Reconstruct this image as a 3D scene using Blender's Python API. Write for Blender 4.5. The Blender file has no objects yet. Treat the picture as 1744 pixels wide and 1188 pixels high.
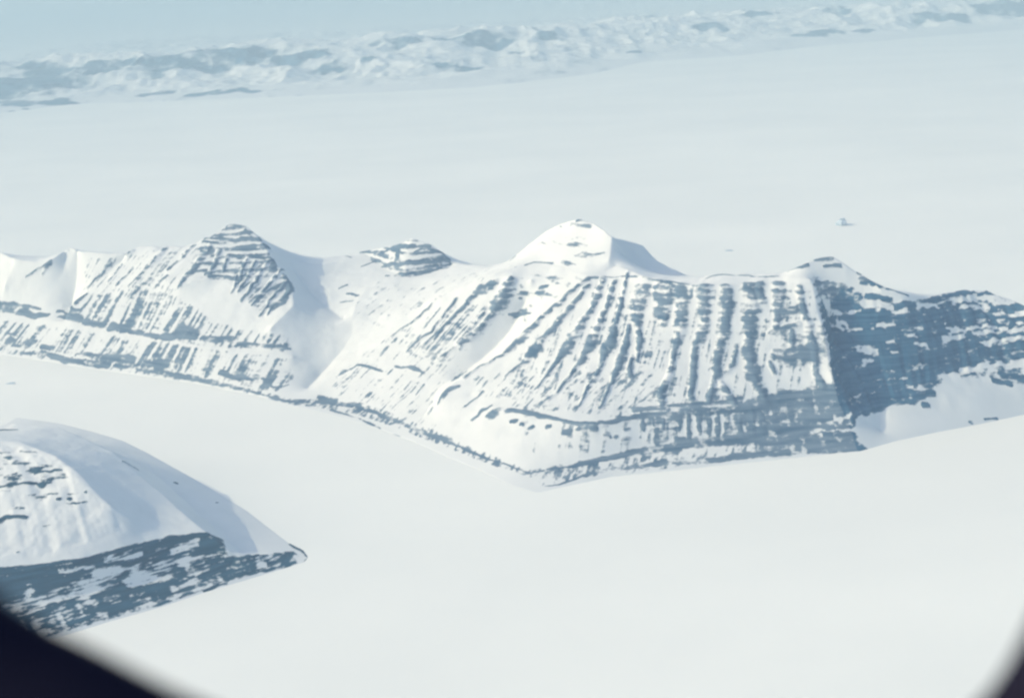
import bpy, math
import numpy as np
from math import radians, sin, cos, atan, hypot
from mathutils import Vector, Matrix

# ------------------------------------------------------------------ scene / camera
# metres; the camera (in an aircraft seat) is the origin, the fjord ice lies ALT below it
ALT = 5000.0
F, CX, CY = 1841.0, 872.0, 594.0          # survey camera: focal length in photo pixels, centre
PITCH = atan((CY + 60.0) / F)
ROLL = radians(3.0)
scene = bpy.context.scene
COL = scene.collection
rng = np.random.default_rng(7)

def rays(xy):
    xy = np.asarray(xy, float)
    a = (xy[:, 0] - CX) / F
    b = -(xy[:, 1] - CY) / F
    c, s = cos(ROLL), sin(ROLL)
    a2 = a * c + b * s
    b2 = -a * s + b * c
    cp, sp = cos(PITCH), sin(PITCH)
    return np.stack([a2, cp + b2 * sp, -sp + b2 * cp], 1)

def survey(pts):
    """(x, y, height) sightings -> plan x, plan y, height above the ice"""
    p = np.asarray(pts, float)
    d = rays(p[:, :2])
    t = (p[:, 2] - ALT) / d[:, 2]
    return np.stack([d[:, 0] * t, d[:, 1] * t, p[:, 2]], 1)

def parse(txt, k=3):
    out = []
    for ln in txt.strip().splitlines():
        ln = ln.split('#')[0].strip()
        if ln:
            out.append([tuple(float(v) for v in q.split(',')) for q in ln.split()])
    return out

# ------------------------------------------------------------------ noise (numpy)
def _hash(ix, iy, iz, seed):
    h = (ix.astype(np.uint32) * np.uint32(374761393) + iy.astype(np.uint32) * np.uint32(668265263)
         + iz.astype(np.uint32) * np.uint32(2147483647) + np.uint32((seed * 974711) & 0xffffffff))
    h = (h ^ (h >> np.uint32(13))) * np.uint32(1274126177)
    h = h ^ (h >> np.uint32(16))
    return (h & np.uint32(0xffff)).astype(np.float32) / 65535.0

def vnoise(x, y, z=None, seed=0):
    x = np.asarray(x, np.float32); y = np.asarray(y, np.float32)
    x0 = np.floor(x); y0 = np.floor(y)
    fx = x - x0; fy = y - y0
    fx = fx * fx * (3 - 2 * fx); fy = fy * fy * (3 - 2 * fy)
    ix = x0.astype(np.int64); iy = y0.astype(np.int64)
    if z is None:
        zz = [(np.zeros_like(ix), None)]
    else:
        z = np.asarray(z, np.float32); z0 = np.floor(z); fz = z - z0; fz = fz * fz * (3 - 2 * fz)
        iz = z0.astype(np.int64)
        zz = [(iz, 1 - fz), (iz + 1, fz)]
    r = 0
    for k, w in zz:
        a = _hash(ix, iy, k, seed); b = _hash(ix + 1, iy, k, seed)
        c = _hash(ix, iy + 1, k, seed); d = _hash(ix + 1, iy + 1, k, seed)
        v = (a * (1 - fx) + b * fx) * (1 - fy) + (c * (1 - fx) + d * fx) * fy
        r = r + (v if w is None else v * w)
    return r

def fbm(x, y, z=None, octv=3, seed=0, gain=.5):
    s = 0; a = 1; n = 0; f = 1.0
    for o in range(octv):
        s = s + a * vnoise(x * f, y * f, None if z is None else z * f, seed + 17 * o)
        n += a; a *= gain; f *= 2.03
    return s / n

def smooth(e0, e1, v):
    t = np.clip((v - e0) / (e1 - e0), 0, 1)
    return t * t * (3 - 2 * t)

# ------------------------------------------------------------------ terrain grids
class Terrain:
    def __init__(s, x0, x1, y0, y1, cell):
        s.x0, s.y0, s.cell = x0, y0, cell
        s.nx = int((x1 - x0) / cell) + 1; s.ny = int((y1 - y0) / cell) + 1
        s.X, s.Y = np.meshgrid(x0 + cell * np.arange(s.nx), y0 + cell * np.arange(s.ny))
        s.X = s.X.astype(np.float32); s.Y = s.Y.astype(np.float32)
        s.rib = np.full(s.X.shape, -1.0, np.float32)     # rock rib field, 1 on the axis, 0 at the edge
        s.band = np.full(s.X.shape, -1.0, np.float32)    # continuous ledges and cliff bands
        s.snow = np.full(s.X.shape, -1.0, np.float32)    # snow ledges lying in the rock
        s.zone = np.zeros(s.X.shape, np.float32)         # share of bare rock

    @staticmethod
    def inside(X, Y, poly):
        r = np.zeros(X.shape, bool)
        n = len(poly)
        for i in range(n):
            xa, ya = poly[i][:2]; xb, yb = poly[(i + 1) % n][:2]
            if ya == yb: continue
            c = (ya > Y) != (yb > Y)
            r ^= c & (X < (xb - xa) * (Y - ya) / (yb - ya) + xa)
        return r

    def solve(s, lines, land, out=-25.0, iters=140):
        dense = []
        for L in lines:
            L = np.asarray(L, float)
            for a, b in zip(L[:-1], L[1:]):
                n = max(2, int(hypot(*(b - a)[:2]) / (s.cell * .5)) + 1)
                t = np.linspace(0, 1, n)[:, None]
                dense.append(a + (b - a) * t)
        D = np.concatenate(dense)
        H = None
        for k in range(6, -1, -1):
            c = s.cell * 2 ** k
            nx = (s.nx - 1) // 2 ** k + 2 if k else s.nx
            ny = (s.ny - 1) // 2 ** k + 2 if k else s.ny
            X, Y = np.meshgrid(s.x0 + c * np.arange(nx), s.y0 + c * np.arange(ny))
            sea = ~s.inside(X, Y, land)
            i = np.rint((D[:, 0] - s.x0) / c).astype(int); j = np.rint((D[:, 1] - s.y0) / c).astype(int)
            ok = (i >= 0) & (i < nx) & (j >= 0) & (j < ny)
            sm = np.zeros((ny, nx)); ct = np.zeros((ny, nx))
            np.add.at(sm, (j[ok], i[ok]), D[ok, 2]); np.add.at(ct, (j[ok], i[ok]), 1)
            fix = ct > 0
            val = np.where(fix, sm / np.maximum(ct, 1), out)
            fixed = fix | sea
            if H is None:
                H = np.where(fixed, val, 300.0)
            else:
                # bilinear upsample
                jj = np.arange(ny) / 2.0; ii = np.arange(nx) / 2.0
                j0 = np.minimum(jj.astype(int), H.shape[0] - 2); i0 = np.minimum(ii.astype(int), H.shape[1] - 2)
                fj = (jj - j0)[:, None]; fi = (ii - i0)[None]
                H = ((H[j0][:, i0] * (1 - fi) + H[j0][:, i0 + 1] * fi) * (1 - fj)
                     + (H[j0 + 1][:, i0] * (1 - fi) + H[j0 + 1][:, i0 + 1] * fi) * fj)
            H = H.astype(np.float32); val = val.astype(np.float32)
            H[fixed] = val[fixed]
            for _ in range(iters if k else 60):
                P = np.pad(H, 1, mode='edge')
                N = .25 * (P[:-2, 1:-1] + P[2:, 1:-1] + P[1:-1, :-2] + P[1:-1, 2:])
                H = np.where(fixed, val, N)
        s.Z = H
        s.sea = ~s.inside(s.X, s.Y, land)

    def blur(s, A, n=1):
        for _ in range(n):
            P = np.pad(A, 1, mode='edge')
            A = .25 * P[1:-1, 1:-1] + .125 * (P[:-2, 1:-1] + P[2:, 1:-1] + P[1:-1, :-2] + P[1:-1, 2:]) \
                + .0625 * (P[:-2, :-2] + P[2:, 2:] + P[2:, :-2] + P[:-2, 2:])
        return A

    def at(s, x, y, A=None):
        A = s.Z if A is None else A
        u = np.clip((x - s.x0) / s.cell, 0, s.nx - 1.001); v = np.clip((y - s.y0) / s.cell, 0, s.ny - 1.001)
        i = u.astype(int); j = v.astype(int); fu = u - i; fv = v - j
        return (A[j, i] * (1 - fu) + A[j, i + 1] * fu) * (1 - fv) + (A[j + 1, i] * (1 - fu) + A[j + 1, i + 1] * fu) * fv

    def sight(s, xy, hmax=2300.0):
        """where the line of sight through each surveyed point meets the ground"""
        d = rays(xy)
        n = 1600
        t = np.linspace((hmax - ALT), (-10 - ALT), n)[None] / d[:, 2:3]
        x = d[:, 0:1] * t; y = d[:, 1:2] * t; h = d[:, 2:3] * t + ALT
        hit = (h <= s.at(x, y)) & (y >= s.y0) & (y <= s.y0 + s.cell * (s.ny - 1))
        k = np.where(hit.any(1), hit.argmax(1), n - 1)
        r = np.arange(len(d))
        return np.stack([x[r, k], y[r, k], h[r, k], t[r, k] * np.linalg.norm(d, axis=1)], 1)

    def stroke(s, pts, field, grow=1.0, wob=0.0):
        """a rock rib, ledge or cliff band surveyed as (x, y, width)"""
        p = np.asarray(pts, float)
        q = []
        if len(p) == 1:
            p = np.array([p[0] - [p[0, 2] * .4, 0, 0], p[0] + [p[0, 2] * .4, 0, 0]])
        for a, b in zip(p[:-1], p[1:]):
            n = max(1, int(hypot(*(b - a)[:2]) / 9))
            q += [a + (b - a) * i / n for i in range(n)]
        q.append(p[-1]); q = np.array(q)
        if wob:
            q[:, :2] += rng.normal(0, wob, (len(q), 2)) * np.minimum(1, q[:, 2:3] / 6)
            q[:, 2] *= rng.uniform(.75, 1.25, len(q))
        g = s.sight(q[:, :2])
        w = np.maximum(q[:, 2] * .5 * g[:, 3] / F, s.cell * .8) * grow
        for i in range(len(q) - 1):
            a, b = g[i], g[i + 1]
            if hypot(b[0] - a[0], b[1] - a[1]) > 900: continue
            m = 2.2 * max(w[i], w[i + 1])
            i0 = int((min(a[0], b[0]) - m - s.x0) / s.cell); i1 = int((max(a[0], b[0]) + m - s.x0) / s.cell) + 2
            j0 = int((min(a[1], b[1]) - m - s.y0) / s.cell); j1 = int((max(a[1], b[1]) + m - s.y0) / s.cell) + 2
            i0 = max(i0, 0); j0 = max(j0, 0); i1 = min(i1, s.nx); j1 = min(j1, s.ny)
            if i1 <= i0 or j1 <= j0: continue
            X = s.X[j0:j1, i0:i1]; Y = s.Y[j0:j1, i0:i1]
            ex, ey = b[0] - a[0], b[1] - a[1]; L2 = ex * ex + ey * ey + 1e-6
            t = np.clip(((X - a[0]) * ex + (Y - a[1]) * ey) / L2, 0, 1)
            d = np.hypot(X - a[0] - t * ex, Y - a[1] - t * ey)
            v = 1 - d / (w[i] + (w[i + 1] - w[i]) * t)
            np.maximum(field[j0:j1, i0:i1], v, out=field[j0:j1, i0:i1])

    def area(s, xy, feather=3, pad=6):
        q = []
        xy = list(xy) + [xy[0]]
        for a, b in zip(xy[:-1], xy[1:]):
            n = max(1, int(hypot(b[0] - a[0], b[1] - a[1]) / 12))
            q += [(a[0] + (b[0] - a[0]) * i / n, a[1] + (b[1] - a[1]) * i / n) for i in range(n)]
        g = s.sight(q)
        m = s.inside(s.X, s.Y, g).astype(np.float32)
        return s.blur(m, feather)

    def add_zone(s, xy, density, feather=6, tex=None):
        m = s.area(xy, feather)
        v = m * density
        if tex is not None:
            v = m * np.clip(density + tex, 0, 1.3)
        np.maximum(s.zone, v, out=s.zone)

def mesh_from_grid(T, keep, name, mat, attrs):
    """one terrain object out of the kept grid cells"""
    ny, nx = T.Z.shape
    c = keep
    used = np.zeros((ny, nx), bool)
    used[:-1, :-1] |= c; used[1:, :-1] |= c; used[:-1, 1:] |= c; used[1:, 1:] |= c
    idx = np.full((ny, nx), -1, np.int64); idx[used] = np.arange(used.sum())
    co = np.stack([T.X[used], T.Y[used], T.Z[used]], 1).astype(np.float64)
    cen = co.mean(0); base = np.array([cen[0], cen[1], -ALT])
    co[:, 2] -= ALT
    co -= base
    j, i = np.nonzero(c)
    q = np.stack([idx[j, i], idx[j, i + 1], idx[j + 1, i + 1], idx[j + 1, i]], 1)
    me = bpy.data.meshes.new(name)
    me.vertices.add(len(co)); me.vertices.foreach_set('co', co.astype(np.float32).ravel())
    me.loops.add(q.size); me.loops.foreach_set('vertex_index', q.astype(np.int32).ravel())
    me.polygons.add(len(q)); me.polygons.foreach_set('loop_start', (np.arange(len(q)) * 4).astype(np.int32))
    me.polygons.foreach_set('use_smooth', np.ones(len(q), bool))
    for k, A in attrs.items():
        at = me.attributes.new(k, 'FLOAT', 'POINT')
        at.data.foreach_set('value', A[used].astype(np.float32))
    me.update(); me.validate()
    o = bpy.data.objects.new(name, me); COL.objects.link(o)
    o.location = base
    me.materials.append(mat)
    return o

def tag(o, label=None, cat=None, kind=None, group=None):
    if label: o['label'] = label
    if cat: o['category'] = cat
    if kind: o['kind'] = kind
    if group: o['group'] = group
    return o

# ------------------------------------------------------------------ materials
def new_mat(name):
    m = bpy.data.materials.new(name); m.use_nodes = True
    nt = m.node_tree; nt.nodes.clear()
    out = nt.nodes.new('ShaderNodeOutputMaterial')
    bs = nt.nodes.new('ShaderNodeBsdfPrincipled')
    nt.links.new(bs.outputs[0], out.inputs['Surface'])
    return m, nt, bs

def node(nt, typ, **kw):
    n = nt.nodes.new(typ)
    for k, v in kw.items(): setattr(n, k, v)
    return n

def mathn(nt, op, a, b=None, c=None):
    n = nt.nodes.new('ShaderNodeMath'); n.operation = op
    for i, v in enumerate((a, b, c)):
        if v is None: continue
        if isinstance(v, (int, float)): n.inputs[i].default_value = v
        else: nt.links.new(v, n.inputs[i])
    return n.outputs[0]

SNOW = (.86, .87, .87, 1)

def terrain_material(name, grain=1.0, soft=1.0, *, rock_a=(.06, .13, .21, 1), rock_b=(.18, .25, .32, 1)):
    m, nt, bs = new_mat(name)
    L = nt.links.new
    geo = node(nt, 'ShaderNodeNewGeometry')
    at = node(nt, 'ShaderNodeAttribute', attribute_name='rock')
    mp = node(nt, 'ShaderNodeMapping'); L(geo.outputs['Position'], mp.inputs['Vector'])
    mp.inputs['Scale'].default_value = (1 / (38 * grain), 1 / (38 * grain), 1 / (15 * grain))
    nz = node(nt, 'ShaderNodeTexNoise'); nz.inputs['Scale'].default_value = 1; nz.inputs['Detail'].default_value = 3
    nz.inputs['Roughness'].default_value = .6
    L(mp.outputs[0], nz.inputs['Vector'])
    k = mathn(nt, 'MULTIPLY_ADD', mathn(nt, 'SUBTRACT', nz.outputs['Fac'], .5), .85, at.outputs['Fac'])
    mr = node(nt, 'ShaderNodeMapRange', interpolation_type='SMOOTHSTEP')
    mr.inputs['From Min'].default_value = -.22 * soft; mr.inputs['From Max'].default_value = .28 * soft
    L(k, mr.inputs['Value'])
    # rock colour follows the lava beds
    mp2 = node(nt, 'ShaderNodeMapping'); L(geo.outputs['Position'], mp2.inputs['Vector'])
    mp2.inputs['Scale'].default_value = (1 / (500 * grain), 1 / (500 * grain), 1 / (30 * grain))
    n2 = node(nt, 'ShaderNodeTexNoise'); n2.inputs['Scale'].default_value = 1; n2.inputs['Detail'].default_value = 4
    L(mp2.outputs[0], n2.inputs['Vector'])
    r2 = node(nt, 'ShaderNodeMapRange'); L(n2.outputs['Fac'], r2.inputs['Value'])
    r2.inputs['From Min'].default_value = .35; r2.inputs['From Max'].default_value = .65
    mixr = node(nt, 'ShaderNodeMix', data_type='RGBA'); L(r2.outputs[0], mixr.inputs['Factor'])
    mixr.inputs['A'].default_value = rock_a; mixr.inputs['B'].default_value = rock_b
    # snow: wind crust, faintly uneven
    n3 = node(nt, 'ShaderNodeTexNoise'); n3.inputs['Scale'].default_value = 1 / (420 * grain); n3.inputs['Detail'].default_value = 5
    L(geo.outputs['Position'], n3.inputs['Vector'])
    mixs = node(nt, 'ShaderNodeMix', data_type='RGBA'); L(n3.outputs['Fac'], mixs.inputs['Factor'])
    mixs.inputs['A'].default_value = (.69, .70, .675, 1); mixs.inputs['B'].default_value = (.81, .81, .775, 1)
    mix = node(nt, 'ShaderNodeMix', data_type='RGBA'); L(mr.outputs[0], mix.inputs['Factor'])
    L(mixs.outputs['Result'], mix.inputs['A']); L(mixr.outputs['Result'], mix.inputs['B'])
    L(mix.outputs['Result'], bs.inputs['Base Color'])
    bs.inputs['Roughness'].default_value = .85
    bs.inputs['Specular IOR Level'].default_value = .15
    bm = node(nt, 'ShaderNodeBump'); bm.inputs['Strength'].default_value = .35
    bm.inputs['Distance'].default_value = 10 * grain
    L(mathn(nt, 'ADD', mathn(nt, 'MULTIPLY', nz.outputs['Fac'], mr.outputs[0]), mathn(nt, 'MULTIPLY', n3.outputs['Fac'], 1.8)), bm.inputs['Height'])
    L(bm.outputs[0], bs.inputs['Normal'])
    return m

MOUNTAIN = terrain_material('snow_on_layered_rock', 1.0, 1.35)
SHADED = terrain_material('snow_on_shade_toned_lava', rock_a=(.006, .08, .17, 1), rock_b=(.05, .15, .25, 1))  # same lava, darker and bluer: the wall's shade is put into the colour
NEAR = terrain_material('snow_on_dark_cliff', .7, rock_a=(.006, .055, .11, 1), rock_b=(.025, .10, .165, 1))
FAR = terrain_material('distant_snow_rock_and_shade', 6.0, 2.6, rock_a=(.03, .13, .23, 1), rock_b=(.08, .18, .28, 1))  # painted dark tone mixes bare rock with the blue of shaded snow

def ice_material():
    m, nt, bs = new_mat('wind_packed_sea_ice')
    L = nt.links.new
    geo = node(nt, 'ShaderNodeNewGeometry')
    mp = node(nt, 'ShaderNodeMapping'); L(geo.outputs['Position'], mp.inputs['Vector'])
    mp.inputs['Scale'].default_value = (1 / 5200, 1 / 2600, 1); mp.inputs['Rotation'].default_value = (0, 0, radians(-12))
    n1 = node(nt, 'ShaderNodeTexNoise'); n1.inputs['Scale'].default_value = 1; n1.inputs['Detail'].default_value = 6
    n1.inputs['Roughness'].default_value = .55
    L(mp.outputs[0], n1.inputs['Vector'])
    r = node(nt, 'ShaderNodeMapRange'); L(n1.outputs['Fac'], r.inputs['Value'])
    r.inputs['From Min'].default_value = .3; r.inputs['From Max'].default_value = .7
    mix = node(nt, 'ShaderNodeMix', data_type='RGBA'); L(r.outputs[0], mix.inputs['Factor'])
    mix.inputs['A'].default_value = (.83, .83, .77, 1); mix.inputs['B'].default_value = (.905, .895, .82, 1)
    L(mix.outputs['Result'], bs.inputs['Base Color'])
    bs.inputs['Roughness'].default_value = .9; bs.inputs['Specular IOR Level'].default_value = .1
    return m
ICE = ice_material()

# ================================================================== 1 mountains across the fjord
T = Terrain(-11200, 8200, 9300, 21500, 11)
SHORE = survey(parse('''
-420,545,0 -250,560,0 -120,585,0 0,603,0 70,614,0 150,627,0 250,641,0 330,652,0 420,670,0 500,691,0 560,706,0 640,729,0 700,751,0 760,778,0 820,803,0 870,827,0 915,840,0 940,834,0 975,826,0 1040,812,0 1150,801,0 1250,790,0 1350,780,0 1420,772,0 1466,768,0 1530,750,0 1600,735,0 1670,722,0 1744,706,0 1900,678,0 2050,650,0''')[0])
land = [tuple(p[:2]) for p in SHORE] + [(12000, 13500), (7200, 14800), (5400, 14400), (4300, 14300), (2600, 15000), (1500, 16200), (-600, 17400), (-4000, 18800), (-9000, 20300), (-13000, 21000)]
L3 = '''
# left range: cliff band above the fjord
-300,505,400 -150,518,400 0,530,400 60,540,400 120,552,400 250,572,385 330,588,375 390,594,370 500,607,330
# crest, left to right
-300,420,1100 -150,425,1120 0,429,1120 25,441,1090 60,447,1060 90,440,1120 120,421,1230 140,430,1190 190,432,1200 215,430,1220 240,417,1300 262,419,1290 275,428,1240 285,417,1330 305,421,1310 318,428,1280 345,405,1430 360,402,1460 385,383,1570 400,380,1590 415,383,1570 440,405,1420
440,405,1420 458,427,1290 490,432,1110 520,449,960 540,447,960 560,438,980 600,433,980 640,424,1080 680,414,1230 703,403,1330 735,418,1220 775,447,990
# pyramid ridges
440,405,1420 455,425,1280 470,450,1130 488,475,1000 497,495,900 500,520,790 460,560,600
345,405,1430 310,445,1180 286,475,1000
306,486,960 350,474,1030 372,472,1030 400,487,960 450,536,690
285,417,1330 265,443,1180 222,490,850
240,417,1300 200,450,1060 150,495,760 120,522,590
113,424,1200 108,470,880 107,510,600 100,540,420
133,431,1160 130,480,800 122,520,520 112,546,400
-10,431,1080 -15,480,760
22,443,1060 8,490,720
# valley glacier
700,480,890 640,484,860 610,505,760 602,535,640 600,570,470 575,605,285 545,640,100 524,662,35
500,462,960 515,480,840 540,508,690 585,545,560
# small pyramid
620,431,1010 654,455,940 690,474,900 735,466,910 772,450,960
703,403,1330 690,440,1080 688,472,905
# main massif
775,447,990 820,453,1090 850,452,1140 880,432,1330 905,412,1480 930,393,1620 955,379,1740 985,371,1840 1010,378,1800
720,520,840 750,505,990 800,481,1160 843,468,1270 895,449,1350 925,447,1370 960,455,1380 1001,470,1370
870,470,1290 853,512,1050 832,543,880 801,577,700 746,612,500
905,475,1270 893,520,980 868,565,740 825,608,520 775,650,330
1001,470,1370 963,505,1180 918,546,950 884,577,790 853,605,650 808,632,500 770,655,390 752,672,320
1001,470,1370 1035,460,1400 1050,452,1430 1095,470,1420 1140,479,1400 1200,489,1390 1300,486,1390 1385,485,1400
1010,378,1810 1030,392,1760 1043,404,1700 1040,422,1600 1037,442,1500
1054,407,1560 1070,410,1490 1095,418,1400 1112,440,1270 1160,465,1180
1052,440,1390 1070,448,1320 1095,458,1250 1130,470,1190 1158,474,1170
1160,476,1400 1215,469,1440 1260,466,1450 1330,467,1460
1345,463,1490 1372,448,1580 1395,440,1610 1420,437,1620 1440,450,1540 1470,470,1410 1500,487,1320 1540,501,1220
1340,474,1450 1382,476,1450
1540,501,1220 1580,506,1130 1610,498,1130 1640,494,1110 1680,495,1080 1694,503,1040 1722,508,1000 1744,522,930 1850,560,760 2000,600,560
1385,485,1400 1396,540,1100 1408,590,860 1418,640,620 1428,682,390 1450,733,140
1430,520,1130 1470,600,700 1490,650,440 1500,700,190 1500,735,50
1410,540,1010 1424,590,780 1436,640,530 1448,682,310
800,674,330 860,700,345 900,708,355 960,715,365 1010,721,365 1100,707,375 1200,701,380 1300,689,385 1400,682,390 1428,682,390
900,804,40 935,799,55 1000,789,75 1100,771,95 1200,757,120 1300,744,140 1400,735,145
547,680,25 609,692,40 660,710,45 702,729,45 764,753,50 850,787,45 900,804,40
1560,640,450 1640,625,450 1744,612,420
748,652,330 738,682,220 722,708,110
'''
lines = [survey(l) for l in parse(L3)] + [SHORE]
T.solve(lines, land)
T.Z = T.blur(T.Z, 2)

RIBS = '''
# west face
750,505,5 708,546,5 667,574,3
777,512,6 733,567,5 700,590,3
820,490,10 790,525,8 760,553,7 727,586,4
843,484,14 815,500,18 800,512,8
870,478,16 853,512,22 832,543,12 801,577,8 746,612,3
822,536,6 777,588,4
781,533,5 740,577,4
822,555,9 800,577,16 781,594,7
# ridge between west bowl and main face, and the great ribs
1001,474,6 963,505,10 918,546,13 884,577,20 863,598,16 853,605,6 808,632,4 791,646,3
1001,486,5 970,526,12 936,567,11 908,601,22 893,615,12 881,625,5 860,643,3
1028,474,9 1011,522,12 984,564,15 967,595,24 955,610,12 942,625,6 915,663,3
1049,478,8 1032,526,8 1018,560,10 1004,595,20 990,615,12 977,636,7 955,662,6 932,684,4
1070,464,5 1056,526,7 1046,560,10 1039,588,19 1030,610,14 1025,625,6 1001,660,4 987,691,3
1070,553,8 1066,588,13 1053,625,13 1039,660,6 1022,694,3
1094,488,24 1090,510,26 1085,533,22 1088,556,12 1090,581,10 1087,615,5
1118,488,22 1130,512,24 1126,535,18
1138,490,24 1136,520,20 1130,548,10
1140,632,5 1132,655,10 1125,684,12
1077,608,5 1071,643,7
1156,494,24 1160,517,26 1160,540,24 1160,560,16 1152,584,11 1145,626,8 1135,657,11 1123,680,9
1201,490,18 1199,515,20 1199,540,18 1198,560,14 1185,593,13 1182,630,12 1176,680,9
1236,489,18 1238,515,20 1237,540,18 1234,565,18 1224,601,14 1221,635,11 1206,685,9
1253,598,6 1250,620,6 1240,632,6 1228,638,5
1228,655,10 1240,672,12 1250,690,10
1275,487,20 1280,515,24 1280,545,22 1276,575,18 1275,600,16 1279,627,22 1289,657,16 1300,680,12
1294,487,14 1296,514,14
1325,487,18 1325,512,18 1323,533,13 1321,564,10
1323,531,10 1345,531,14 1358,530,8
1310,565,5 1340,560,9 1360,556,8
1319,608,12 1345,605,20 1375,600,20
1349,565,10 1350,590,10
1362,498,12 1370,539,10 1379,568,14 1387,605,18 1390,636,9 1400,654,7
1394,492,16 1400,520,20 1408,550,22 1413,580,24
1310,620,7 1318,634,6
# pyramid
344,405,5 310,440,6 286,460,5
358,419,10 345,440,11 330,457,12 306,486,9
375,429,7 358,467,7
389,436,6 378,464,5
420,440,6 409,474,5
437,447,5 406,498,5
461,443,8 435,480,6 413,512,5
482,460,5 430,519,4
488,478,7 444,536,5
490,498,7 457,536,6
478,484,5 423,515,4
470,470,5 440,510,4
405,470,4 395,500,3
285,416,8 272,432,13 255,455,5 220,488,4
256,476,6 240,488,8 223,502,6
282,471,9 265,488,5
237,419,4 217,433,3
189,450,5 172,465,6 148,491,3
206,452,3 186,480,3
222,462,3 199,485,4
240,472,3 226,490,3
148,502,3 130,515,6 119,523,4
85,449,5 66,460,3 45,474,3
82,455,6 72,468,4
'''
BANDS = '''
-300,503,6 -150,508,7 0,518,5 24,519,4 48,522,4 69,527,3
-300,512,6 -150,522,8 0,528,8 32,530,8 52,537,8 81,537,6
97,529,5 139,529,4
101,539,7 137,542,8
143,548,8 178,555,8
188,555,9 216,556,8
206,563,5 244,565,6
248,570,7 299,574,8
306,558,14 322,570,20 330,576,10
344,577,10 370,579,10 395,577,12
402,586,7 440,590,6 495,595,5
71,601,6 113,613,8 141,617,7 184,622,7
129,604,6 168,606,6
172,610,10 200,608,12 224,616,9
244,618,9 270,622,11 301,624,7
194,623,4 224,624,4
228,626,4 283,635,5
261,632,5 358,650,5 430,667,4 495,684,5 526,687,6
375,636,6 427,646,5
447,643,3 464,660,3 492,655,4
10,568,2 30,572,2
15,578,8 24,580,6
42,584,9 60,582,7
20,588,4 35,590,3
72,591,5 92,591,3
36,602,3 60,602,3
543,684,10 575,687,10 600,692,7
547,680,9 609,692,7 660,710,6 702,729,7 733,739,7 764,753,5 815,775,4 850,787,4 884,799,3 901,806,5 925,801,4
564,698,4 609,711,3 647,729,4
660,738,2 680,744,2
574,641,4 609,622,4 626,624,4 650,632,3
671,624,4 695,624,6 722,634,3
700,650,2 688,664,2
712,652,2 700,668,2
722,654,2 708,672,2
746,690,3 757,672,9 764,663,10 781,660,5
770,650,6 795,635,4
788,698,5 805,683,4 822,667,4
805,715,6 820,702,6 836,691,4
829,708,8 843,704,16 852,697,8
863,698,9 885,700,7 922,708,8 953,716,4 987,722,5 1032,720,6 1073,711,6 1140,706,8
1080,700,5 1110,697,5 1140,697,5
874,718,7
890,722,5
905,728,6
935,726,6
966,735,9
985,732,5
1011,732,9
1035,742,8
1050,745,5
1097,725,6 1098,735,4
932,799,3 970,794,5 1021,784,7 1073,773,8 1140,763,12 1172,758,13 1217,755,14 1275,748,13 1309,742,16 1378,737,22
929,827,3 953,825,4 980,815,4 1011,804,5 1056,797,6 1126,789,9 1195,786,8 1240,779,9 1286,774,9 1332,766,12 1401,760,18 1455,760,14
1080,708,6 1156,705,8 1176,700,10 1206,701,9 1252,699,10 1286,692,13 1332,680,16 1378,687,18
1080,696,4 1144,692,5 1206,688,5 1260,684,6
1259,680,9 1261,742,8
1222,710,7 1222,744,7
1192,706,8 1192,738,6
1172,706,5 1174,749,5
1282,702,9 1282,738,8
1296,710,12 1300,738,12
1094,714,5 1096,731,5
1112,714,4 1114,726,4
1130,715,6 1130,728,4
1158,718,6 1158,735,4
1207,704,6 1210,728,6
1240,702,7 1236,728,5
# small pyramid
605,431,3 653,429,5 678,419,7 705,419,4
705,429,4 733,419,4
654,453,6 678,450,7 705,448,9 764,440,6
678,469,8 712,466,8 760,457,5
659,469,4
678,419,8 674,443,8
557,438,3 581,433,3 598,440,3
691,405,3 709,404,4
726,423,4 764,436,4
615,455,2 640,446,3
577,492,3 590,485,4
590,498,4 610,502,4
580,515,3 600,512,3
640,434,5 660,436,5
# pyramid ledges
388,385,5 409,385,5
374,406,4 397,409,6 420,407,8 443,410,6
340,404,3 370,406,4
404,423,7 429,423,9 455,422,8
351,415,5 365,415,6
347,427,8 361,427,8
372,438,6 400,437,6 422,439,5 459,440,4
349,468,5 372,471,9 395,475,5 416,479,3
464,445,8 465,461,12
484,468,6 494,491,10 484,516,8 464,527,7
429,404,3 418,392,3
285,416,5 300,417,5 307,424,4
# peak on the right and crest lines
1388,444,6 1426,441,6
1403,456,3 1432,454,4
1443,453,2 1468,471,4 1484,480,6 1518,494,3 1547,505,2
1470,478,8
1386,488,5 1411,484,5 1443,492,4
1424,500,8 1449,500,9 1464,507,6
1476,505,4 1518,508,5
1340,463,4 1375,452,4
1197,477,2 1224,469,3 1263,470,5 1286,473,4 1325,471,3
1131,481,3 1162,483,3 1187,488,4 1242,487,4
1001,472,4 1035,472,4 1069,471,3 1092,472,4 1111,477,4 1134,484,4
973,374,4 1000,375,5
899,409,4
889,420,5 883,426,3
876,437,5 870,442,4
895,452,4 909,448,4 941,449,4
867,537,4 884,536,6 904,534,4
888,488,4
920,490,5 932,489,6
886,500,4 898,499,3
913,499,4 926,500,5
886,510,3
1030,430,3 1000,433,3
# right wall
1445,698,14 1472,698,12 1521,685,10 1569,671,14 1587,667,10
1576,688,8
1438,764,10 1469,764,10
1653,719,4
1677,714,3 1698,712,3
1690,650,5 1720,655,6
1700,640,6 1744,648,8
'''
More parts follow.
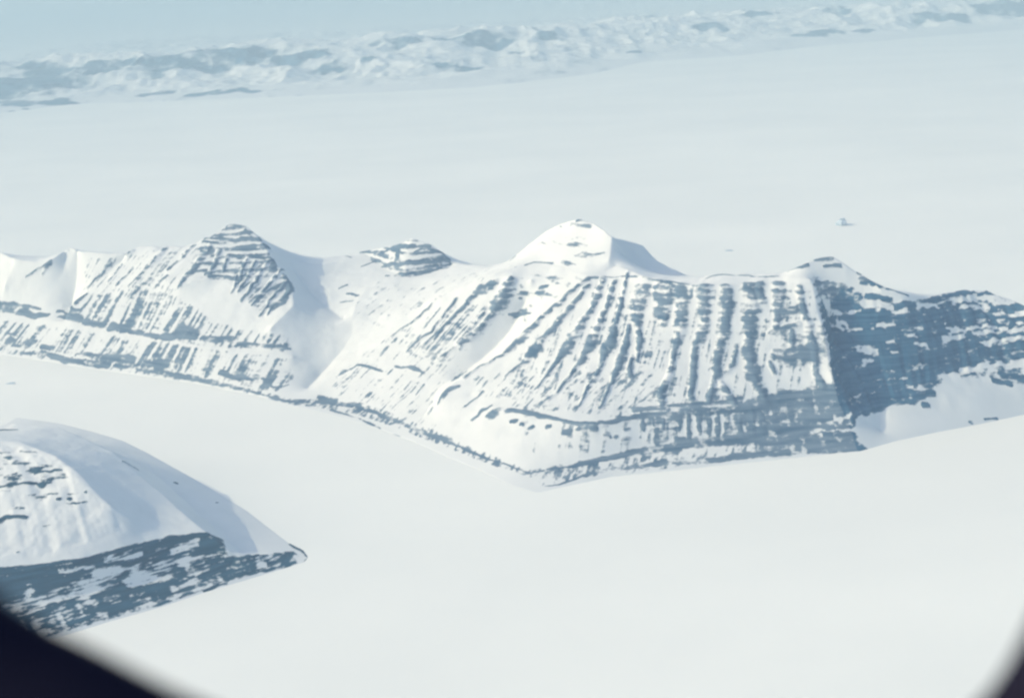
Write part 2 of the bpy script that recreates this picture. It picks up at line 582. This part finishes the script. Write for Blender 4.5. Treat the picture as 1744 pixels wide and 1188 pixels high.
SNOWS = '''
1624,513,9 1650,509,12 1679,507,8
1639,524,9 1670,521,10
1564,523,7 1587,520,7
1693,516,6 1714,517,7
1704,536,8 1741,536,9
1708,551,8 1735,552,9
1616,561,7 1676,560,7
1612,575,10 1635,572,10
1660,567,8 1706,565,9 1740,561,7
1672,584,5 1740,578,7
1497,554,7 1518,554,7
1464,599,9 1486,601,9
1516,584,7
1557,591,7 1574,590,7
1522,605,5 1534,605,5
1478,615,6
1553,575,6
1532,533,6
1643,626,9 1672,622,11 1735,628,12
1445,555,6 1430,530,10 1418,515,9
1438,562,5 1430,540,7
1455,528,6
1475,525,8 1510,523,6
1385,735,5 1452,733,4
1420,717,5 1445,713,5
1395,520,5 1398,545,6
'''
FALL = np.array([-.50, -.866])
def streak(T, fall, wid, length, seed):
    sx = (T.X * -fall[1] + T.Y * fall[0]) / wid
    tx = (T.X * fall[0] + T.Y * fall[1]) / length
    return fbm(sx + 3 * vnoise(T.X / 900, T.Y / 900, None, seed + 5), tx, None, 2, seed)

for r in parse(RIBS): T.stroke(r, T.rib, 1.0, 1.2)
ridge_only = T.rib.copy()
for r in parse(BANDS): T.stroke(r, T.band, 1.0, 1.0)
for r in parse(SNOWS): T.stroke([(q[0] + (q[0] - r[0][0] - 8) * .35, q[1], q[2] * .8) for q in r] if len(r) > 1 else [(r[0][0] - 7, r[0][1], r[0][2] * .7), (r[0][0] + 8, r[0][1] - 1, r[0][2] * .6)], T.snow, .9, 2.0)
st_l = streak(T, FALL, 48, 420, 3)
def Z(txt): return [q[:2] for q in parse(txt)[0]]
T.add_zone(Z('-300,520 -150,532 0,545 120,560 250,580 390,600 495,612 500,650 470,668 330,640 250,628 150,612 70,598 0,588 -120,570 -300,545'), .42, 5, (st_l - .54) * 2.4)
T.add_zone(Z('120,548 160,500 230,495 300,502 350,535 400,560 490,575 500,600 390,592 330,586 250,570'), .42, 5, (st_l - .54) * 2.4)
st_m = streak(T, (-.12, -.99), 40, 500, 11)
T.add_zone(Z('1392,486 1400,520 1412,560 1413,620 1420,650 1440,700 1465,765 1455,735 1460,700 1520,682 1590,655 1600,638 1744,612 1960,615 1960,590 1850,558 1744,521 1690,501 1640,495 1580,508 1560,516 1480,520 1430,488'), 1.18, 4, (vnoise(T.X / 650, T.Y / 650, T.Z / 15, 161) - .52) * 1.3)
T.add_zone(Z('1260,692 1300,672 1360,662 1420,655 1445,700 1466,767 1380,772 1290,778 1280,745 1262,722'), 1.0, 6, (st_m - .5) * 1.2)
T.add_zone(Z('1080,700 1180,700 1290,695 1290,735 1200,745 1080,738'), .40, 6, (st_m - .5) * 2)
T.add_zone(Z('1450,700 1520,690 1600,655 1610,640 1560,640 1500,670'), .62, 5)
T.add_zone(Z('1330,560 1410,560 1420,650 1390,600 1330,610'), .45, 6)
T.add_zone(Z('1600,640 1744,618 1744,660 1690,650'), .5, 6)
face = streak(T, (-.35, -.94), 30, 260, 81)
T.add_zone(Z('1010,480 1140,490 1300,492 1385,492 1400,600 1400,680 1200,698 1010,715 900,690 860,640 920,560'), .16, 10, (face - .55) * 1.9)
T.add_zone(Z('150,440 290,425 340,420 310,490 230,520 130,530'), .14, 8, (streak(T, (-.6, -.8), 28, 400, 91) - .55) * 1.9)
sh_s = streak(T, (-.45, -.89), 30, 120, 101)
T.add_zone(Z('540,672 610,684 664,702 735,731 815,767 905,800 905,812 815,784 735,752 660,722 600,704 540,694'), .42, 2, (sh_s - .5) * 2.2)
T.add_zone(Z('0,592 70,598 150,612 260,626 360,645 500,680 540,680 540,692 500,690 360,656 260,640 150,624 70,610 0,600'), .40, 2, (sh_s - .5) * 2.2)
T.add_zone(Z('900,800 1000,783 1140,758 1300,738 1440,728 1450,762 1300,778 1140,797 1000,812 925,830'), .34, 2, (sh_s - .5) * 2)
spk = streak(T, (-.7, -.72), 26, 200, 111)
T.add_zone(Z('570,640 620,600 690,560 760,610 800,640 760,670 740,730 640,705 560,680'), .12, 10, (spk - .57) * 2.0)
T.add_zone(Z('600,500 640,470 700,490 760,470 850,455 900,450 860,475 800,482 720,520 650,560 610,540'), .08, 10, (spk - .60) * 1.6)
T.add_zone(Z('865,450 900,415 955,382 985,373 1010,380 1036,440 1000,468 925,447'), .12, 8, (vnoise(T.X / 240, T.Y / 240, T.Z / 22, 121) - .62) * 1.7)
T.add_zone(Z('885,455 1000,475 960,510 920,545 890,575 870,560 880,500'), .14, 8, (vnoise(T.X / 200, T.Y / 200, T.Z / 26, 131) - .62) * 1.8)
T.add_zone(Z('880,705 1000,722 1120,712 1200,708 1200,750 1060,768 960,785 900,770'), .14, 8, (st_m - .55) * 1.8)
hat = streak(T, (-.72, -.69), 26, 150, 21)
T.add_zone(Z('800,640 900,630 960,640 1100,620 1140,650 1140,690 1000,705 900,698 820,672'), .30, 10, (hat - .55) * 2.2)
T.add_zone(Z('690,560 760,520 850,520 830,570 760,620 690,600'), .30, 10, (streak(T, (-.75, -.66), 26, 420, 31) - .55) * 2.2)
T.add_zone(Z('400,440 470,450 495,500 480,525 440,530 400,490'), .33, 6, (streak(T, (-.55, -.83), 34, 420, 41) - .53) * 2.2)
def lava_beds(period, ph=0): return np.cos(2 * np.pi * (T.Z + 25 * vnoise(T.X / 600, T.Y / 600, None, 171) + ph) / period)
T.add_zone(Z('384,388 416,386 445,408 470,448 480,470 400,480 345,474 318,462 345,408'), .36, 3, lava_beds(74) * .42)
T.add_zone(Z('612,431 680,415 703,405 740,422 774,446 735,466 690,474 655,462'), .34, 3, lava_beds(82) * .5)
hgt = np.clip(T.Z, 0, None)
# relief: ribs stand proud, gullies between, lava beds step the rock
relief = smooth(-.6, .9, ridge_only) * 20 + smooth(-.3, .8, np.maximum(T.rib, T.band)) * 7
relief = T.blur(relief.astype(np.float32), 2)
up = smooth(20, 220, hgt)
T.Z = T.Z + relief * up
wall = T.area([q[:2] for q in parse('1405,500 1440,492 1560,520 1640,500 1744,526 1744,612 1600,640 1520,685 1455,735 1425,650')[0]], 10)
T.Z = T.Z + up * wall * (streak(T, (.15, -.99), 110, 1500, 141) - .5) * 80 + up * wall * (fbm(T.X / 240, T.Y / 240, None, 3, 145) - .5) * 90
T.Z = T.Z + up * ((fbm(T.X / 520, T.Y / 520, None, 3, 2) - .5) * 46 + (fbm(T.X / 120, T.Y / 120, None, 2, 8) - .5) * 10)
def strata(Tn, a, c, seed):
    return fbm(Tn.X / a, Tn.Y / a, Tn.Z / c, 3, seed) - .5
def bare_rock(Tn, ribf, a, c, seed, beds=None):
    brk = fbm(Tn.X / 170, Tn.Y / 170, None, 3, seed + 70)
    v = np.maximum(smooth(-.85, .55, ribf) * np.clip(.80 + 1.6 * (brk - .33), .6, 1.12), Tn.zone)
    v = np.maximum(v, smooth(-.9, .35, Tn.band) * np.clip(.95 + 1.2 * (brk - .4), .6, 1.25))
    f = .55 * fbm(Tn.X / a, Tn.Y / a, Tn.Z / c, 3, seed) + .45 * fbm(Tn.X / (a * .3), Tn.Y / (a * .3), Tn.Z / (c * 1.3), 3, seed + 40)
    n = np.clip(.5 + (f - .5) * 2.6, 0, 1)
    v = v * (1 - .85 * smooth(-1.0, .7, Tn.snow + (n - .5) * 1.0))
    if beds is not None: n = n + beds
    r = v - n * .92 - .02
    return (r - .35 * (1 - smooth(0, .2, v))).astype(np.float32), v
beds = (.5 - .5 * np.cos(2 * np.pi * (T.Z + 40 * vnoise(T.X / 700, T.Y / 700, None, 4)) / 62)) ** 2 * (.12 + .42 * smooth(900, 1080, T.Z)) * (ridge_only > -.9) * (.3 + 1.2 * vnoise(T.X / 260, T.Y / 260, T.Z / 90, 6))
rock, bare = bare_rock(T, T.rib, 150, 24, 5, beds)
T.Z = T.Z + up * smooth(-.2, .5, rock) * 4

# split the land into its mountains along the glacier and the gullies
def plan_poly(xy): return [tuple(p[:2]) for p in T.sight([q[:2] for q in xy])]
cell_c = lambda A: .25 * (A[:-1, :-1] + A[1:, :-1] + A[:-1, 1:] + A[1:, 1:])
XC, YC, ZC = cell_c(T.X), cell_c(T.Y), cell_c(T.Z)
keep = ZC > -14
gl_w = plan_poly(parse('506,700,0 520,668,0 536,650,0 572,606,0 596,570,0 585,545,0 540,510,0 528,456,0')[0])
gl_e = plan_poly(parse('556,712,0 560,650,0 600,606,0 622,565,0 650,525,0 720,492,0 790,470,0 835,458,0')[0])
west = T.inside(XC, YC, [(-20000, 5000), (gl_w[0][0], 5000)] + gl_w + [(gl_w[-1][0] - 300, 30000), (-20000, 30000)])
east = T.inside(XC, YC, [(20000, 5000), (gl_e[0][0], 5000)] + gl_e + [(gl_e[-1][0] + 200, 30000), (20000, 30000)])
sp = plan_poly(parse('606,436,0 640,456,0 660,474,0 690,480,0 740,470,0 776,450,0')[0])
small = T.inside(XC, YC, sp + [(sp[-1][0] + 100, 17200), (sp[0][0] - 100, 17400)]) & ~west & ~east
gu = plan_poly(parse('90,622,0 104,560,0 122,520,0 130,480,0 134,436,0')[0])
farw = T.inside(XC, YC, [(-20000, 5000), (gu[0][0], 5000)] + gu + [(gu[-1][0], 30000), (-20000, 30000)]) & west
co = plan_poly(parse('1466,775,0 1450,735,0 1428,684,0 1418,640,0 1408,590,0 1400,545,0 1397,505,0 1440,485,0 1480,478,0')[0])
right = T.inside(XC, YC, [(30000, 5000), (co[0][0], 5000)] + co + [(co[-1][0] + 100, 30000), (30000, 30000)]) & east
att = {'rock': rock}
def piece(mask, name, label, cat, mat=MOUNTAIN):
    o = mesh_from_grid(T, mask & keep, name, mat, att)
    return tag(o, label, cat, 'structure')
piece(farw, 'snowy_mountain', 'smooth white mountain at the left edge with a blue shaded gully beside it', 'mountain')
piece(west & ~farw, 'pyramid_mountain', 'left mountain with a banded pointed pyramid peak above the fjord cliffs', 'mountain')
piece(small, 'banded_peak', 'small banded pyramid peak alone behind the snow saddle', 'mountain')
piece(~west & ~east & ~small, 'valley_glacier', 'smooth white glacier in the valley between the two big mountains', 'glacier')
piece(east & ~right, 'gullied_mountain', 'largest mountain, its wide face striped with dark rock ribs and snow gullies', 'mountain')
piece(right, 'dark_mountain', 'dark blue shaded rock wall and flat top at the right edge', 'mountain', SHADED)

# ================================================================== 2 near headland, lower left
N = Terrain(-6200, -1500, 7000, 12600, 7)
NSH = survey(parse('-200,685,0 0,706,0 100,720,0 160,735,0 210,750,0 250,770,0 330,814,0 420,868,0 490,922,0 518,936,0 527,948,0 520,957,0 440,981,0 350,1008,0 270,1035,0 180,1060,0 110,1082,0 0,1112,0 -200,1160,0 -420,1190,0')[0])
nland = [tuple(p[:2]) for p in NSH] + [(-9000, 7200), (-9000, 12700)]
NL = '''
-200,742,1000 -80,746,960 35,753,920 95,777,870 130,803,800 155,830,720 190,864,600 228,890,470
-80,733,880 60,748,820 100,768,780 170,792,680 240,842,520 266,882,410
-200,985,450 -80,975,440 0,965,430 60,960,410 130,952,395 200,935,375 290,912,335 350,905,310
20,722,700 100,727,680 190,768,580 280,845,440 320,880,370 350,904,312 388,936,190 440,945,95 500,940,20
10,742,270 90,748,270 167,757,260 251,794,215 334,868,155 367,899,130 390,920,110 411,945,75
0,1030,190 100,1020,150 200,1000,130 300,975,110 400,955,90
'''
N.solve([survey(l) for l in parse(NL)] + [NSH], nland, -12.0)
N.Z = N.blur(N.Z, 4)
NR = '''
0,833,4 30,829,4 61,824,5
6,815,6 27,809,6
58,806,5 75,803,4 103,800,5
85,818,5
118,850,6
100,852,4
145,838,4
0,881,9 20,881,7 45,883,5
72,826,7
30,942,4
300,823,5
370,856,3
492,926,5 515,938,6 526,946,7
526,954,7 470,967,7 410,979,7 350,1005,6
440,945,5 395,955,8 330,985,6
-5,733,7 28,732,3
210,785,3 235,800,3
330,985,8 260,1000,12 215,1005,12
250,1012,9 200,1030,10 150,1040,8
'''
NS = '''
170,980,7 200,972,8
50,1005,9
215,990,6 240,985,13 262,985,9
305,965,6 320,950,7
320,995,8 335,985,7
150,1008,8 165,1000,12
140,1022,7 155,1020,8
445,962,6
300,938,6 330,925,8
180,955,4 240,945,4
100,975,4 160,965,4
'''
for r in parse(NR): N.stroke(r, N.rib, 1.0, 1.0)  # rock marks, and one small crest shadow painted as a stroke
for r in parse(NS): N.stroke(r, N.snow, 1.2, 2.0)
nst = streak(N, (.55, -.83), 45, 260, 51)
N.add_zone(Z('-60,970 0,965 60,960 130,952 200,935 290,912 350,907 380,918 388,942 330,950 250,960 180,975 100,1000 60,1020 0,1030 -60,1040'), 1.2, 4)
N.add_zone(Z('388,940 330,950 250,960 180,975 100,1000 60,1020 0,1030 -60,1040 -60,1110 60,1090 100,1077 180,1056 270,1031 350,1003 440,977 522,953 500,938 430,945'), .68, 4, (nst - .5) * .9)
N.add_zone([(-60, 765), (60, 770), (130, 820), (150, 860), (60, 905), (-60, 900)], .20, 8, (vnoise(N.X / 160, N.Y / 160, N.Z / 26, 181) - .60) * 2.0)
nh = np.clip(N.Z, 0, None); nup = smooth(10, 120, nh)
bowl = N.area([q[:2] for q in parse('-60,755 40,760 95,783 130,810 155,838 190,872 215,905 60,945 -60,950')[0]], 8)
gully = streak(N, (.50, -.866), 85, 1400, 61)
N.Z = N.Z + nup * ((fbm(N.X / 420, N.Y / 420, None, 3, 12) - .5) * 30 + (fbm(N.X / 70, N.Y / 70, None, 2, 18) - .5) * 6)
N.Z = N.Z + bowl * (gully - .5) * 17 + bowl * (fbm(N.X / 160, N.Y / 160, None, 3, 151) - .5) * 26 + N.blur(smooth(-.4, .8, N.rib).astype(np.float32), 2) * 6 * nup
nrock, nbare = bare_rock(N, N.rib, 170, 9, 15, (vnoise(N.X / 500, N.Y / 500, N.Z / 11, 16) - .5) * .5)
nz_ledge = smooth(-.2, .6, nrock) * 5
N.Z = N.Z + nup * nz_ledge
NZ = cell_c(N.Z)
o = mesh_from_grid(N, NZ > -9, 'snowy_headland', NEAR, {'rock': nrock})
tag(o, 'nearest snowy headland with dark cliffs, tapering to a point at lower left', 'headland', 'structure')

# ================================================================== 3 far range along the horizon
W = Terrain(-36000, 50000, 38000, 100000, 100)
fb = survey(parse('-300,222,0 0,193,0 120,178,0 300,172,0 600,160,0 800,150,0 1000,128,0 1100,105,0 1250,96,0 1400,78,0 1744,50,0 2000,30,0')[0])
fl = [tuple(p[:2]) for p in fb] + [(70000, 120000), (-70000, 120000)]
cr = survey(parse('-300,135,1150 0,112,1250 60,100,1400 140,94,1400 220,98,1350 290,93,1400 350,80,1550 430,70,1650 500,66,1600 560,70,1550 620,65,1550 700,55,1600 800,49,1600 880,45,1550 1000,40,1400 1100,26,1400 1250,22,1300 1400,15,1250 1550,7,1250 1744,-6,1250 2000,-28,1250')[0])
back = cr.copy(); back[:, 1] += 9000; back[:, 2] = 300
mid = np.stack([cr[:, 0], .5 * cr[:, 1] + .5 * np.interp(cr[:, 0], fb[:, 0], fb[:, 1]), cr[:, 2] * .36], 1)
W.solve([fb, cr, mid, back], fl)
W.Z = W.blur(W.Z, 2)
wu = smooth(0, 500, W.Z)
def ridged(x, y, octv, seed):
    s = 0; a = 1; n = 0; f = 1
    for o in range(octv):
        s = s + a * (1 - np.abs(2 * vnoise(x * f, y * f, None, seed + o) - 1)); n += a; a *= .5; f *= 2.1
    return s / n
W.Z = W.Z + wu * (ridged(W.X / 2900, W.Y / 2300, 5, 71) - .68) * 1000
BLOBS = '''
0,135,60 60,140,70
40,112,20 90,125,40
140,125,60 180,115,40
200,100,16 250,105,14
280,118,50 310,110,40
300,145,20
360,100,46 390,92,60 420,90,46
445,95,30
500,92,34 498,112,18
540,95,14
570,115,16
620,100,14
575,70,10 610,70,12
640,72,16 700,70,20
760,66,18 820,62,26
860,72,20 840,80,18
740,115,14 800,115,20 840,118,10
240,160,16 280,160,12
330,160,12 440,152,8
0,176,12 60,178,16 120,178,10
20,190,6 90,188,8
930,60,18 950,75,16
1015,58,16 1005,72,12
1060,30,8 1110,26,8
1190,46,14 1230,48,10
1280,22,14 1340,20,10
1400,22,14 1440,20,12
1360,58,22 1430,58,16
1470,50,12
1560,28,14 1640,30,14
1680,14,40 1740,10,50
880,90,12
1080,88,8
'''
for r in parse(BLOBS): W.stroke(r, W.rib, 1.5, 2.5)
gy, gx = np.gradient(W.Z, 100.0)
rock_and_shade = np.clip(W.rib + .35, -.7, .6) * 1.25 + (fbm(W.X / 1000, W.Y / 1800, W.Z / 300, 5, 77) - .5) * 3.0 + np.clip(gx, -.6, .6) * -.4 - .10  # right-hand slopes get extra dark tone as painted shade
o = mesh_from_grid(W, cell_c(W.Z) > -14, 'far_mountain_range', FAR, {'rock': rock_and_shade})
tag(o, 'long hazy blue range of snowy mountains across the far side, below the horizon', 'mountain range', 'structure')

# ================================================================== 4 sea ice
def sheet(name, half, z, mat):
    n = 40
    c = np.linspace(-1, 1, n + 1); c = np.sign(c) * np.abs(c) ** 2.2 * half
    X, Y = np.meshgrid(c, c)
    me = bpy.data.meshes.new(name)
    v = [(float(a), float(b), 0) for a, b in zip(X.ravel(), Y.ravel())]
    f = [(j * (n + 1) + i, j * (n + 1) + i + 1, (j + 1) * (n + 1) + i + 1, (j + 1) * (n + 1) + i) for j in range(n) for i in range(n)]
    me.from_pydata(v, [], f); me.materials.append(mat)
    o = bpy.data.objects.new(name, me); COL.objects.link(o); o.location = (0, 0, z)
    return o
tag(sheet('sea_ice', 232000.0, -ALT, ICE), 'flat white snow covered sea ice filling the fjord', 'sea ice', 'structure')

# icebergs frozen into the ice: tilted blocks with a sloping top and ragged sides
bergmat, bnt, bbs = new_mat('berg_ice')
bn = node(bnt, 'ShaderNodeTexNoise'); bn.inputs['Scale'].default_value = .03
bmx = node(bnt, 'ShaderNodeMix', data_type='RGBA'); bnt.links.new(bn.outputs['Fac'], bmx.inputs['Factor'])
bmx.inputs['A'].default_value = (.22, .36, .46, 1); bmx.inputs['B'].default_value = (.84, .87, .88, 1)
bnt.links.new(bmx.outputs['Result'], bbs.inputs['Base Color']); bbs.inputs['Roughness'].default_value = .7
def berg(name, x, y, lx, ly, h, peak, seed, label, cat='iceberg'):
    r = np.random.default_rng(seed)
    c = survey([(x, y, 0)])[0]
    n = 22; rings = 6
    vs = []; fs = []
    for k in range(rings):
        t = k / (rings - 1)
        for i in range(n):
            a = 2 * math.pi * i / n
            rad = (1 - .62 * t ** 1.6) * (1 + .16 * r.standard_normal() * (1 - .3 * t))
            px = cos(a) * lx * .5 * rad + peak * lx * .5 * t; py = sin(a) * ly * .5 * rad
            pz = h * t ** .8 * (1 + .18 * r.standard_normal() * t) * (1 + .45 * (px / lx) * (1 if peak > 0 else -1))
            vs.append((px, py, pz - 3 * (k == 0)))
    vs.append((peak * lx * .5, 0, h * 1.05))
    for k in range(rings - 1):
        for i in range(n):
            fs.append((k * n + i, k * n + (i + 1) % n, (k + 1) * n + (i + 1) % n, (k + 1) * n + i))
    for i in range(n): fs.append(((rings - 1) * n + i, (rings - 1) * n + (i + 1) % n, rings * n))
    me = bpy.data.meshes.new(name); me.from_pydata(vs, [], fs); me.materials.append(bergmat)
    o = bpy.data.objects.new(name, me); COL.objects.link(o); o.location = (c[0], c[1], -ALT)
    return tag(o, label, cat)
berg('iceberg', 1432, 383, 200, 170, 105, .15, 3, 'lone peaked iceberg with a shaded side on the open ice beyond the right peak')
berg('iceberg', 1243, 427, 150, 60, 16, -.2, 5, 'tiny low iceberg just above the flat crest of the largest mountain')
berg('iceberg', 18, 653, 130, 40, 15, .3, 8, 'tiny low iceberg near the left edge, on the ice before the fjord cliffs')

# ================================================================== 5 aircraft cabin window
cR = Vector((cos(ROLL), 0, 0)); 
cp, sp_ = cos(PITCH), sin(PITCH)
ur, uu, fw = Vector((1, 0, 0)), Vector((0, sp_, cp)), Vector((0, cp, -sp_))
right_ax = ur * cos(ROLL) - uu * sin(ROLL)
up_ax = ur * sin(ROLL) + uu * cos(ROLL)
CAM_M = Matrix((right_ax, up_ax, -fw)).transposed().to_4x4()
DW = .24
def catmull(P, m=8):
    P = np.array(P, float); n = len(P); o = []
    for i in range(n):
        a, b, c, d = P[i - 1], P[i], P[(i + 1) % n], P[(i + 2) % n]
        for k in range(m):
            t = k / m
            o.append(.5 * (2 * b + (c - a) * t + (2 * a - 5 * b + 4 * c - d) * t * t + (3 * b - a - 3 * c + d) * t ** 3))
    return np.array(o)
hole = catmull([(-90, 930), (0, 1012), (80, 1064), (170, 1108), (322, 1184), (530, 1262), (800, 1326), (1100, 1336), (1400, 1300), (1570, 1252), (1670, 1190), (1742, 1080), (1802, 920), (1850, 640), (1850, 260), (1780, -100), (1640, -390), (1360, -590), (980, -680), (560, -640), (160, -480), (-140, -200), (-290, 150), (-310, 460), (-220, 740)])
hole = np.stack([(hole[:, 0] - CX) / F * DW, -(hole[:, 1] - CY) / F * DW], 1)
hc = hole.mean(0); hole -= hc
def offset(P, d):
    t = np.roll(P, -1, 0) - np.roll(P, 1, 0); t /= np.linalg.norm(t, axis=1)[:, None]
    nrm = np.stack([t[:, 1], -t[:, 0]], 1)
    if (nrm * P).sum() < 0: nrm = -nrm
    return P + nrm * d
def ring(name, prof, mat, parent):
    n = len(hole); vs = []; fs = []
    for d, z in prof:
        for p in offset(hole, d): vs.append((p[0], p[1], z))
    m = len(prof)
    for k in range(m):
        for i in range(n):
            a, b = k * n, ((k + 1) % m) * n
            fs.append((a + i, a + (i + 1) % n, b + (i + 1) % n, b + i))
    me = bpy.data.meshes.new(name); me.from_pydata(vs, [], fs); me.materials.append(mat)
    for p in me.polygons: p.use_smooth = True
    o = bpy.data.objects.new(name, me); COL.objects.link(o); o.parent = parent
    return o
wm, wnt, wbs = new_mat('backlit_cabin_plastic')
wn = node(wnt, 'ShaderNodeTexNoise'); wn.inputs['Scale'].default_value = 400
wmx = node(wnt, 'ShaderNodeMix', data_type='RGBA'); wnt.links.new(wn.outputs['Fac'], wmx.inputs['Factor'])
wmx.inputs['A'].default_value = (.006, .006, .016, 1); wmx.inputs['B'].default_value = (.010, .010, .022, 1)  # near-black colour stands in for the surround seen against the light
wnt.links.new(wmx.outputs['Result'], wbs.inputs['Base Color']); wbs.inputs['Roughness'].default_value = .7
wbs.inputs['Specular IOR Level'].default_value = .05
gm, gnt, gbs = new_mat('black_rubber'); gbs.inputs['Base Color'].default_value = (.008, .008, .012, 1); gbs.inputs['Roughness'].default_value = .8
gbs.inputs['Specular IOR Level'].default_value = .05
win = bpy.data.objects.new('aircraft_porthole', None); COL.objects.link(win)
win.matrix_world = CAM_M @ Matrix.Translation((hc[0], hc[1], -DW))
tag(win, 'dark rounded aircraft window surround seen at the lower corners', 'window')
ring('window_frame', [(0, 0), (.001, .004), (.006, .010), (.014, .013), (.06, .013), (.066, .009), (.066, 0)], wm, win)
ring('rubber_seal', [(.022, -.0005), (.026, -.0005), (.031, -.004), (.031, -.008), (.022, -.008), (.019, -.004)], gm, win)

# ================================================================== 6 haze
hz = 238000.0
me = bpy.data.meshes.new('haze')
bx = [(-hz, -hz, 0), (hz, -hz, 0), (hz, hz, 0), (-hz, hz, 0)]
zb, zt = -ALT - 60.0, 12.0
me.from_pydata([(x, y, zb) for x, y, _ in bx] + [(x, y, zt) for x, y, _ in bx], [],
               [(3, 2, 1, 0), (4, 5, 6, 7), (0, 1, 5, 4), (1, 2, 6, 5), (2, 3, 7, 6), (3, 0, 4, 7)])
hm = bpy.data.materials.new('cold_air'); hm.use_nodes = True
hn = hm.node_tree; hn.nodes.clear()
ho = hn.nodes.new('ShaderNodeOutputMaterial'); hv = hn.nodes.new('ShaderNodeVolumePrincipled')
hv.inputs['Color'].default_value = (.475, .615, .69, 1); hv.inputs['Density'].default_value = 1.95e-5
hv.inputs['Anisotropy'].default_value = 0.0
hn.links.new(hv.outputs[0], ho.inputs['Volume'])
me.materials.append(hm)
o = bpy.data.objects.new('haze', me); COL.objects.link(o)
tag(o, 'thin pale blue haze that fades the far range', 'haze', 'stuff')

# ================================================================== light, sky, camera
EL, AZ = radians(28), radians(-92)          # azimuth from +Y, clockwise
sd = Vector((sin(AZ) * cos(EL), cos(AZ) * cos(EL), sin(EL)))
sl = bpy.data.lights.new('sun', 'SUN'); sl.energy = 2.05; sl.angle = radians(.5); sl.color = (1, .86, .57)
so = bpy.data.objects.new('sun', sl); COL.objects.link(so); so.rotation_euler = sd.to_track_quat('Z', 'Y').to_euler()
w = bpy.data.worlds.new('World'); scene.world = w; w.use_nodes = True
wt = w.node_tree; wt.nodes.clear()
wo = wt.nodes.new('ShaderNodeOutputWorld'); bg = wt.nodes.new('ShaderNodeBackground'); sk = wt.nodes.new('ShaderNodeTexSky')
sk.sky_type = 'NISHITA'; sk.sun_disc = False; sk.sun_elevation = EL; sk.sun_rotation = AZ % (2 * math.pi); sk.altitude = 0; sk.dust_density = 2.0
bg.inputs['Strength'].default_value = .15
wt.links.new(sk.outputs[0], bg.inputs['Color']); wt.links.new(bg.outputs[0], wo.inputs['Surface'])

cam = bpy.data.cameras.new('camera'); cam.sensor_width = 36; cam.lens = 36 * F / 1744
cam.clip_start = .02; cam.clip_end = 600000
cam.dof.use_dof = True; cam.dof.focus_distance = 12000; cam.dof.aperture_fstop = 5.4
co_ = bpy.data.objects.new('camera', cam); COL.objects.link(co_); co_.matrix_world = CAM_M
scene.camera = co_
scene.view_settings.view_transform = 'Standard'; scene.view_settings.look = 'None'
scene.view_settings.exposure = .66; scene.view_settings.gamma = 1
scene.cycles.use_denoising = True
scene.cycles.filter_width = 2.6
scene.cycles.volume_bounces = 1
scene.cycles.max_bounces = 6
